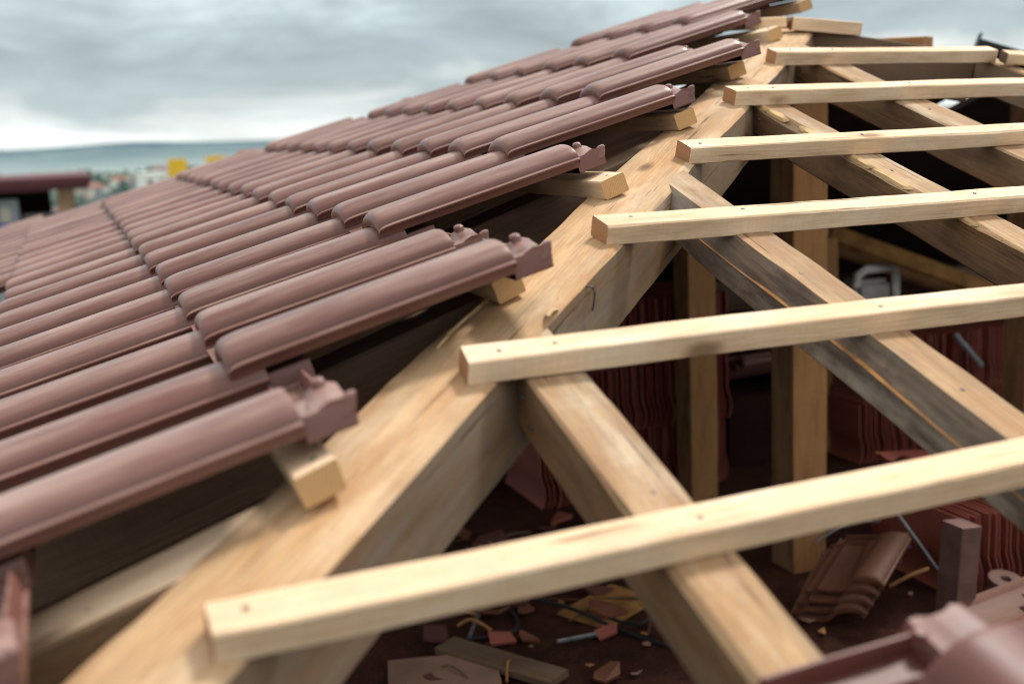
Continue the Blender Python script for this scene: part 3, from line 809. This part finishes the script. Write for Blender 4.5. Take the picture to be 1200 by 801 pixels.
for i in range(16):
    x = random.uniform(1.8, 3.3); y = random.uniform(2.75, 3.9); a = random.uniform(0, 3.14); L = random.uniform(.10, .30)
    wire([(x, y, zf_ := FZ + .012), (x + L * .5 * math.cos(a) , y + L * .5 * math.sin(a) + .02, zf_ + random.uniform(0, .03)), (x + L * math.cos(a), y + L * math.sin(a), zf_)], random.uniform(.0025, .006), random.choice((POST, RUST, BLACKM, RIDGE)), 'thin stick or wire end lying in the dust of the attic floor', 'stick', 'stick')
    bpy.context.scene.collection.objects[-1]['group'] = 'sticks and wire ends on the attic floor'

# white canister with a handle
root = empty('canister', (4.33, 4.36, -.13)); tag(root, 'white plastic canister standing on the tile stack in the dim attic', 'canister')
bm = bmesh.new(); box(bm, -.10, .10, -.07, .07, 0, .17)
bmesh.ops.bevel(bm, geom=bm.edges[:], offset=.025, segments=3, affect='EDGES'); mesh_obj('body', bm, plain('grey plastic', (.40, .38, .37), .5, .25, 9), root, 40)
bm = bmesh.new(); tube(bm, [(-.105, -.07, .15), (-.10, -.075, .20), (-.06, -.078, .222), (.06, -.078, .222), (.098, -.075, .205), (.108, -.072, .15), (.108, -.07, .02)], .020, 10); mesh_obj('handle', bm, WHITEP, root, 40)
bm = bmesh.new(); box(bm, 3.98, 4.75, 4.45, 4.8, FZ + .003, -.135); bmesh.ops.bevel(bm, geom=bm.edges[:], offset=.01, segments=2, affect='EDGES')
tag(mesh_obj('crate', bm, DARKW), 'dark crate beneath the white canister', 'crate')

# washer, wires, straps
bm = bmesh.new()
n = 28
for (r0, r1) in ((.016, .05),):
    lv = [[bm.verts.new((r * math.cos(2 * math.pi * k / n), r * math.sin(2 * math.pi * k / n), z)) for k in range(n)] for r, z in ((r0, 0), (r1, 0), (r1, .025), (r0, .025))]
    for i in range(4):
        A, B = lv[i], lv[(i + 1) % 4]
        for k in range(n): bm.faces.new((A[k], A[(k + 1) % n], B[(k + 1) % n], B[k]))
bmesh.ops.recalc_face_normals(bm, faces=bm.faces)
o = mesh_obj('washer', bm, STUB, smooth=40); o.location = (3.50, 2.63, FZ + .07); o.rotation_euler = (R(12), 0, 0)
tag(o, 'dull pinkish round washer with a hole lying by the orange spare tiles', 'washer')
zf = FZ + .008
wire([(1.86, 3.42, zf), (2.05, 3.44, zf + .02), (2.16, 3.30, zf + .01), (2.13, 3.13, zf), (1.98, 3.13, zf)], .006, BLACKM, 'black cable looped on the dusty floor beside the plywood offcut')
wire([(1.95, 3.55, zf + .03), (2.3, 3.30, zf), (2.65, 3.08, zf + .02), (2.9, 2.95, zf)], .004, RUST, 'thin rusty wire crossing the dusty floor diagonally')
wire([(2.05, 3.6, zf + .04), (2.25, 3.36, zf + .03), (2.45, 3.33, zf + .06), (2.72, 3.28, zf + .05)], .005, BLACKM, 'black cable running over the ochre board scrap')
wire([(2.2, 3.38, zf), (2.3, 3.16, zf + .03), (2.42, 2.95, zf), (2.5, 2.8, zf)], .006, BLACKM, 'black cable lying straight beside the pale rafter foot')
wire([(1.98, 3.12, zf + .01), (2.07, 3.28, zf + .012)], .006, STEEL, 'dull steel strip on the floor inside the cable loop', 'strip', 'steel_strip')
wire([(2.20, 2.98, zf + .01), (2.32, 2.97, zf + .012)], .007, STEEL, 'short steel strip lying flat on the dusty floor', 'strip', 'steel_strip')
wire([(1.90, 3.55, zf + .02), (2.0, 3.47, zf + .02)], .006, STEEL, 'steel strip at the back of the cable loop', 'strip', 'steel_strip')
wire([(2.40, 3.06, zf + .01), (2.46, 2.96, zf + .02), (2.56, 3.03, zf + .03)], .005, BLACKM, 'black bent wire in front of the ochre board scrap')
for i, pts in enumerate((((3.18, 3.12, -.60), (3.3, 3.08, -.53), (3.42, 3.1, -.56), (3.52, 3.05, -.50)), ((3.16, 3.06, -.62), (3.28, 3.0, -.57), (3.4, 2.96, -.60), (3.5, 2.95, -.60)), ((3.14, 3.0, -.66), (3.25, 2.93, -.60), (3.36, 2.92, -.63)))):
    wire(pts, .0038, STRAP, ('upper', 'middle', 'lowest')[i] + ' of the pale plastic straps curling behind the leaning tile pile', 'strap', 'plastic_strap')
wire([(3.22, 2.80, -.64), (3.28, 2.78, -.61), (3.34, 2.77, -.595)], .006, POST, 'small broken stick standing up right of the leaning tile pile', 'stick', 'stick')
wire([(3.33, 2.95, -.43), (3.37, 2.86, -.54), (3.40, 2.80, -.62)], .006, STEEL, 'grey metal rod leaning in front of the near tile stack', 'rod', 'metal_rod')
wire([(4.52, 4.0, -.18), (4.55, 3.96, -.24), (4.62, 3.95, -.32)], .012, STRAP, 'pale strap end hanging over the long tile stack', 'strap', 'plastic_strap')
for i, (a, b) in enumerate((((.55, 1.75, .02), (1.10, 1.62, .20)), ((.50, 1.85, .06), (1.22, 1.72, .26)))):
    wire([a, ((a[0] + b[0]) / 2, (a[1] + b[1]) / 2, (a[2] + b[2]) / 2 - .02), b], .006, NAIL, ('lower', 'upper')[i] + ' dark cable stretched in the shade under the lowest tiles', 'cable', 'cable')

# black metal flashing beyond the ridge
bm = bmesh.new()
M = frame((4.46, 3.84, 1.035), (.14, -.10, -.062), (0, 0, 1))
box(bm, 0, .55, -.05, .05, -.085, -.075, 0, M); box(bm, 0, .55, -.05, -.044, -.075, 0, 0, M); box(bm, 0, .55, .044, .05, -.075, 0, 0, M); box(bm, -.006, .0, -.05, .05, -.085, .022, 0, M)
o = mesh_obj('gutter_piece', bm, BLACKM); tag(o, 'black metal gutter piece with upturned end beyond the ridge', 'gutter')

# ------------------------------------------------------------------ surroundings
def gz(r):
    if r < 45: return -9.0
    if r < 900: return -9 - 38 * ((r - 45) / 855) ** .8
    return -47.0
bm = bmesh.new(); NA = 72; rr = [0.1, 20, 45, 80, 140, 240, 400, 600, 900, 1400, 2200, 3200, 6000]
rings = [[bm.verts.new((r * math.sin(2 * math.pi * k / NA), r * math.cos(2 * math.pi * k / NA), gz(r))) for k in range(NA)] for r in rr]
for A, B in zip(rings, rings[1:]):
    for k in range(NA): bm.faces.new((A[k], B[k], B[(k + 1) % NA], A[(k + 1) % NA]))
bm.faces.new(rings[0][::-1])
bmesh.ops.recalc_face_normals(bm, faces=bm.faces)
tag(mesh_obj('ground', bm, GROUND, smooth=60), kind='structure')
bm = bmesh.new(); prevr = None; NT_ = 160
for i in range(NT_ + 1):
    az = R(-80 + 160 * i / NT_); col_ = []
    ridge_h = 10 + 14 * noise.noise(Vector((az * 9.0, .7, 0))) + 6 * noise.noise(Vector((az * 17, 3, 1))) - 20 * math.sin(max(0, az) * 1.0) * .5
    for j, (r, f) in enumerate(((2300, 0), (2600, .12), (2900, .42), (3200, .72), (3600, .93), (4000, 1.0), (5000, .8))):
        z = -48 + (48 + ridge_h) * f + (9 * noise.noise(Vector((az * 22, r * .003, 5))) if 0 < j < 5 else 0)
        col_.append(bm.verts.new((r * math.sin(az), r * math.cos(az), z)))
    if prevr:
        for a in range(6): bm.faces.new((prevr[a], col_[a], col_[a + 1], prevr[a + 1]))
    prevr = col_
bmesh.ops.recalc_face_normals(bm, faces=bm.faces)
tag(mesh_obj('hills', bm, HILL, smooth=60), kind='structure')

# far town
def house(x, y, w, d, h, wall, roofm, label, flat=False, group=None):
    r_ = math.hypot(x, y); z = gz(r_) - 1
    root = empty('distant_house', (x, y, z)); root.rotation_euler = (0, 0, random.uniform(-.5, .5))
    tag(root, label, 'house', group)
    bm = bmesh.new(); box(bm, -w / 2, w / 2, -d / 2, d / 2, 0, h); mesh_obj('wall', bm, wall, root)
    bm = bmesh.new()
    if flat: box(bm, -w / 2 - .3, w / 2 + .3, -d / 2 - .3, d / 2 + .3, h + .01, h + .5)
    else:
        a = [bm.verts.new(p) for p in ((-w / 2 - .5, -d / 2 - .5, h + .01), (w / 2 + .5, -d / 2 - .5, h + .01), (w / 2 + .5, d / 2 + .5, h + .01), (-w / 2 - .5, d / 2 + .5, h + .01), (-w / 2 + d * .2, 0, h + d * .32), (w / 2 - d * .2, 0, h + d * .32))]
        for f in ((0, 1, 5, 4), (1, 2, 5), (2, 3, 4, 5), (3, 0, 4), (3, 2, 1, 0)): bm.faces.new([a[q] for q in f])
    mesh_obj('roof', bm, roofm, root)
    if r_ > 600: return root
    nw = max(2, int(w / 3.2))
    for fl in range(max(1, int(h / 3))):
        for k in range(nw):
            cx = -w / 2 + w * (k + .5) / nw
            bm = bmesh.new(); box(bm, cx - .6, cx + .6, -d / 2 - .05, -d / 2 - .01, fl * 3 + 1, fl * 3 + 2.4)
            mesh_obj('window', bm, GLASS, root)
    return root
random.seed(21)
spots = [(.02, 420, 'cream'), (.035, 520, 'grey'), (.052, 470, 'white'), (.065, 610, 'cream'), (.08, 560, 'white'), (.095, 700, 'grey'), (.105, 520, 'white'), (.0, 640, 'white'), (.045, 820, 'white'), (.075, 900, 'cream'), (.115, 860, 'white'), (-.015, 760, 'cream')]
wm = {'cream': CREAM, 'grey': GREYR, 'white': WHITEC}
wl = ('cream', 'grey', 'white')
spots = [(-.07 + .20 * random.random(), random.uniform(620, 2000), wl[i % 3]) for i in range(46)]
for i, (a, r, w) in enumerate(spots):
    house(r * math.sin(a) + 1, r * math.cos(a), random.uniform(10, 24), random.uniform(9, 13), random.choice((6, 7, 9, 13)), wm[w], random.choice((REDROOF, DARKROOF)), f'blurred {w} house far down in the valley town beyond the tiled roof', group=f'{w} houses in the valley town')
house(22.5, 316, 6.2, 8, 18.6, WHITEC, WHITEC, 'white block of flats in the hazy distance just left of the yellow tower', flat=True)
bm = bmesh.new()
for i in range(420):
    a = random.uniform(-.08, .15); r = random.uniform(420, 2200); q = random.uniform(3, 8)
    x, y = r * math.sin(a), r * math.cos(a); z = gz(r)
    vs = []
    for k in range(14):
        u1, u2 = random.uniform(-1, 1), random.uniform(0, 6.283); rr_ = q * random.uniform(.7, 1.15)
        vs.append(bm.verts.new((x + rr_ * math.sqrt(1 - u1 * u1) * math.cos(u2), y + rr_ * math.sqrt(1 - u1 * u1) * math.sin(u2), z + q * .8 + rr_ * u1)))
    bmesh.ops.convex_hull(bm, input=vs)
tag(mesh_obj('town_trees', bm, plain('hazy foliage', (.085, .13, .115), .95, .3, .02)), 'blurred trees scattered between the houses of the valley town', 'trees', kind='stuff')
def tower(x, y, w, ztop, label):
    z = gz(math.hypot(x, y)) - 1
    root = empty('yellow_tower', (x, y, z)); tag(root, label, 'tower')
    bm = bmesh.new(); box(bm, -w / 2, w / 2, -w / 2, w / 2, 0, ztop - z); mesh_obj('wall', bm, YELLOW, root)
    bm = bmesh.new(); box(bm, -w / 2 - .1, w / 2 + .1, -w / 2 - .1, w / 2 + .1, ztop - z + .005, ztop - z + .2); mesh_obj('roof', bm, YELLOW, root)
tower(24.3, 262.2, 3.7, -2.5, 'bright yellow box tower in the distance, the taller left one')
tower(32.2, 259.2, 3.9, -2.3, 'bright yellow box tower in the distance, the right one half hidden by tiles')

# neighbouring house under construction
root = empty('neighbour_house', (-1.5, 33, -9)); tag(root, 'blurred neighbouring house with maroon roof edge, brick pillar and blue sheets on its balcony', 'house')
def part(nm, b, mat, par=None):
    bm = bmesh.new()
    for q in (b if isinstance(b, list) else [b]): box(bm, *q)
    o = mesh_obj(nm, bm, mat, par or root)
    if par is None: o.matrix_parent_inverse = Matrix.Translation((1.5, -33, 9))
    else: o.matrix_parent_inverse = (par.matrix_parent_inverse if par is not root else Matrix())
    return o
part('roof', [(-9, 1.68, 31.4, 38, -.10, .10), (-9, 1.62, 31.5, 38, -.22, -.103)], MAROON)
part('recessed_wall', (-9, .62, 33.4, 37.8, -9, -.224), DARKW)
part('pillar', (.83, 1.22, 32.0, 32.6, -1.35, -.224), BRICK)
part('side_wall', (1.0, 1.25, 32.7, 37.8, -9, -.224), DARKW)
part('balcony_slab', (-9, 1.9, 31.6, 33.38, -1.75, -1.42), CREAM)
part('parapet', (-.05, 1.0, 32.9, 33.1, -1.41, -.85), CREAM)
part('bay_wall', (-3.5, -.12, 32.2, 33.39, -1.4, -.42), GREYR)
part('window', (-.55, -.3, 32.15, 32.195, -1.02, -.6), CREAM)
for q in ((-.75, -.28, 31.8, 32.1, -1.41, -1.0), (-.22, -.02, 31.8, 32.1, -1.41, -1.05), (.12, .42, 31.8, 32.1, -1.41, -1.06), (.66, 1.05, 31.75, 32.1, -1.41, -1.02)): part('blue_sheet', q, BLUE)
part('lower_wall', (-9, 1.75, 32.4, 33.38, -9, -1.752), GREYR)
for q in ((1.1, 1.6, 31.8, 32.2, -1.419, -1.2), (-.3, 0.05, 31.7, 31.79, -1.419, -1.25)): part('stored_brick', q, BRICK)

# ------------------------------------------------------------------ camera
C = Vector((1.0165, .0840, .7692))
yaw, pit, rol, fpx = R(20.5755), R(-10.3681), R(-2.5988), 1361.06
F = Vector((math.sin(yaw) * math.cos(pit), math.cos(yaw) * math.cos(pit), math.sin(pit)))
Rv = Vector((math.cos(yaw), -math.sin(yaw), 0)); U = Rv.cross(F)
R2 = Rv * math.cos(rol) + U * math.sin(rol); U2 = U * math.cos(rol) - Rv * math.sin(rol)
cam = bpy.data.cameras.new('camera'); co = link(bpy.data.objects.new('camera', cam))
co.matrix_world = Matrix(((R2.x, U2.x, -F.x, C.x), (R2.y, U2.y, -F.y, C.y), (R2.z, U2.z, -F.z, C.z), (0, 0, 0, 1)))
cam.sensor_width = 36; cam.lens = fpx * 36 / 1200; cam.clip_start = .02; cam.clip_end = 12000
cam.dof.use_dof = True; cam.dof.focus_distance = 2.15; cam.dof.aperture_fstop = 2.6; cam.dof.aperture_blades = 9
S.camera = co

# ------------------------------------------------------------------ light
SUN_EL, SUN_AZ = R(58), R(62)          # azimuth from +Y toward +X: light from behind, right
d = Vector((math.sin(SUN_AZ) * math.cos(SUN_EL), math.cos(SUN_AZ) * math.cos(SUN_EL), math.sin(SUN_EL)))
sun = bpy.data.lights.new('sun', 'SUN'); sun.energy = 3.7; sun.angle = R(10); sun.color = (1, .94, .86)
so = link(bpy.data.objects.new('sun', sun)); so.rotation_euler = (-d).to_track_quat('-Z', 'Y').to_euler()

W = bpy.data.worlds.new('World'); S.world = W; W.use_nodes = True
nt = W.node_tree; nt.nodes.clear()
class WN(NT):
    def __init__(s, t): s.t = t
n = WN(nt)
out = n.n('ShaderNodeOutputWorld')
sky = n.n('ShaderNodeTexSky', sky_type='NISHITA'); sky.sun_disc = False; sky.sun_elevation = SUN_EL; sky.sun_rotation = SUN_AZ
bg1 = n.n('ShaderNodeBackground'); n.l(sky.outputs[0], bg1.inputs[0]); bg1.inputs[1].default_value = .08
tc = n.n('ShaderNodeTexCoord'); v = tc.outputs['Generated']
sep = n.n('ShaderNodeSeparateXYZ'); n.l(v, sep.inputs[0]); z = sep.outputs[2]
st = n.mapping(v, (1, 1, 3.6), (.3, .1, 0))
n1 = n.noise(st, 3.0, 8, .58, .5); n2 = n.noise(n.mapping(v, (1, 1, 4.2), (3, 2, 1)), 7.5, 8, .62, .4)
zz = n.math('ADD', z, n.math('MULTIPLY_ADD', n1, .15, -.075))
zz = n.math('ADD', zz, n.math('MULTIPLY_ADD', n2, .05, -.025))
base = n.ramp(zz, (.0, (1.0, 1.06, 1.03)), (.027, (1.0, 1.05, 1.02)), (.050, (.52, .61, .635)), (.076, (.43, .515, .545)), (.095, (.50, .60, .63)), (.125, (.76, .88, .90)), (.18, (.76, .88, .89)), (.30, (.96, .97, .96)), (.6, (1.0, .97, .93)))
patch = n.ramp(n2, (.32, .80), (.66, 1.12))
cl = n.mix(1, base, patch, 'MULTIPLY')
zen = n.ramp(z, (.12, .72), (.55, .90))
cl = n.mix(1, cl, zen, 'MULTIPLY'); cl = n.vmath('MULTIPLY', cl, (1.55, 1.55, 1.55))
bg2 = n.n('ShaderNodeBackground'); n.l(cl, bg2.inputs[0]); bg2.inputs[1].default_value = 1.0
ms = n.n('ShaderNodeMixShader'); ms.inputs[0].default_value = .9
n.l(bg1.outputs[0], ms.inputs[1]); n.l(bg2.outputs[0], ms.inputs[2]); n.l(ms.outputs[0], out.inputs[0])

S.view_settings.view_transform = 'Standard'; S.view_settings.look = 'None'; S.view_settings.exposure = 0
S.cycles.use_denoising = True
S.cycles.max_bounces = 6
S.cycles.filter_width = 1.05
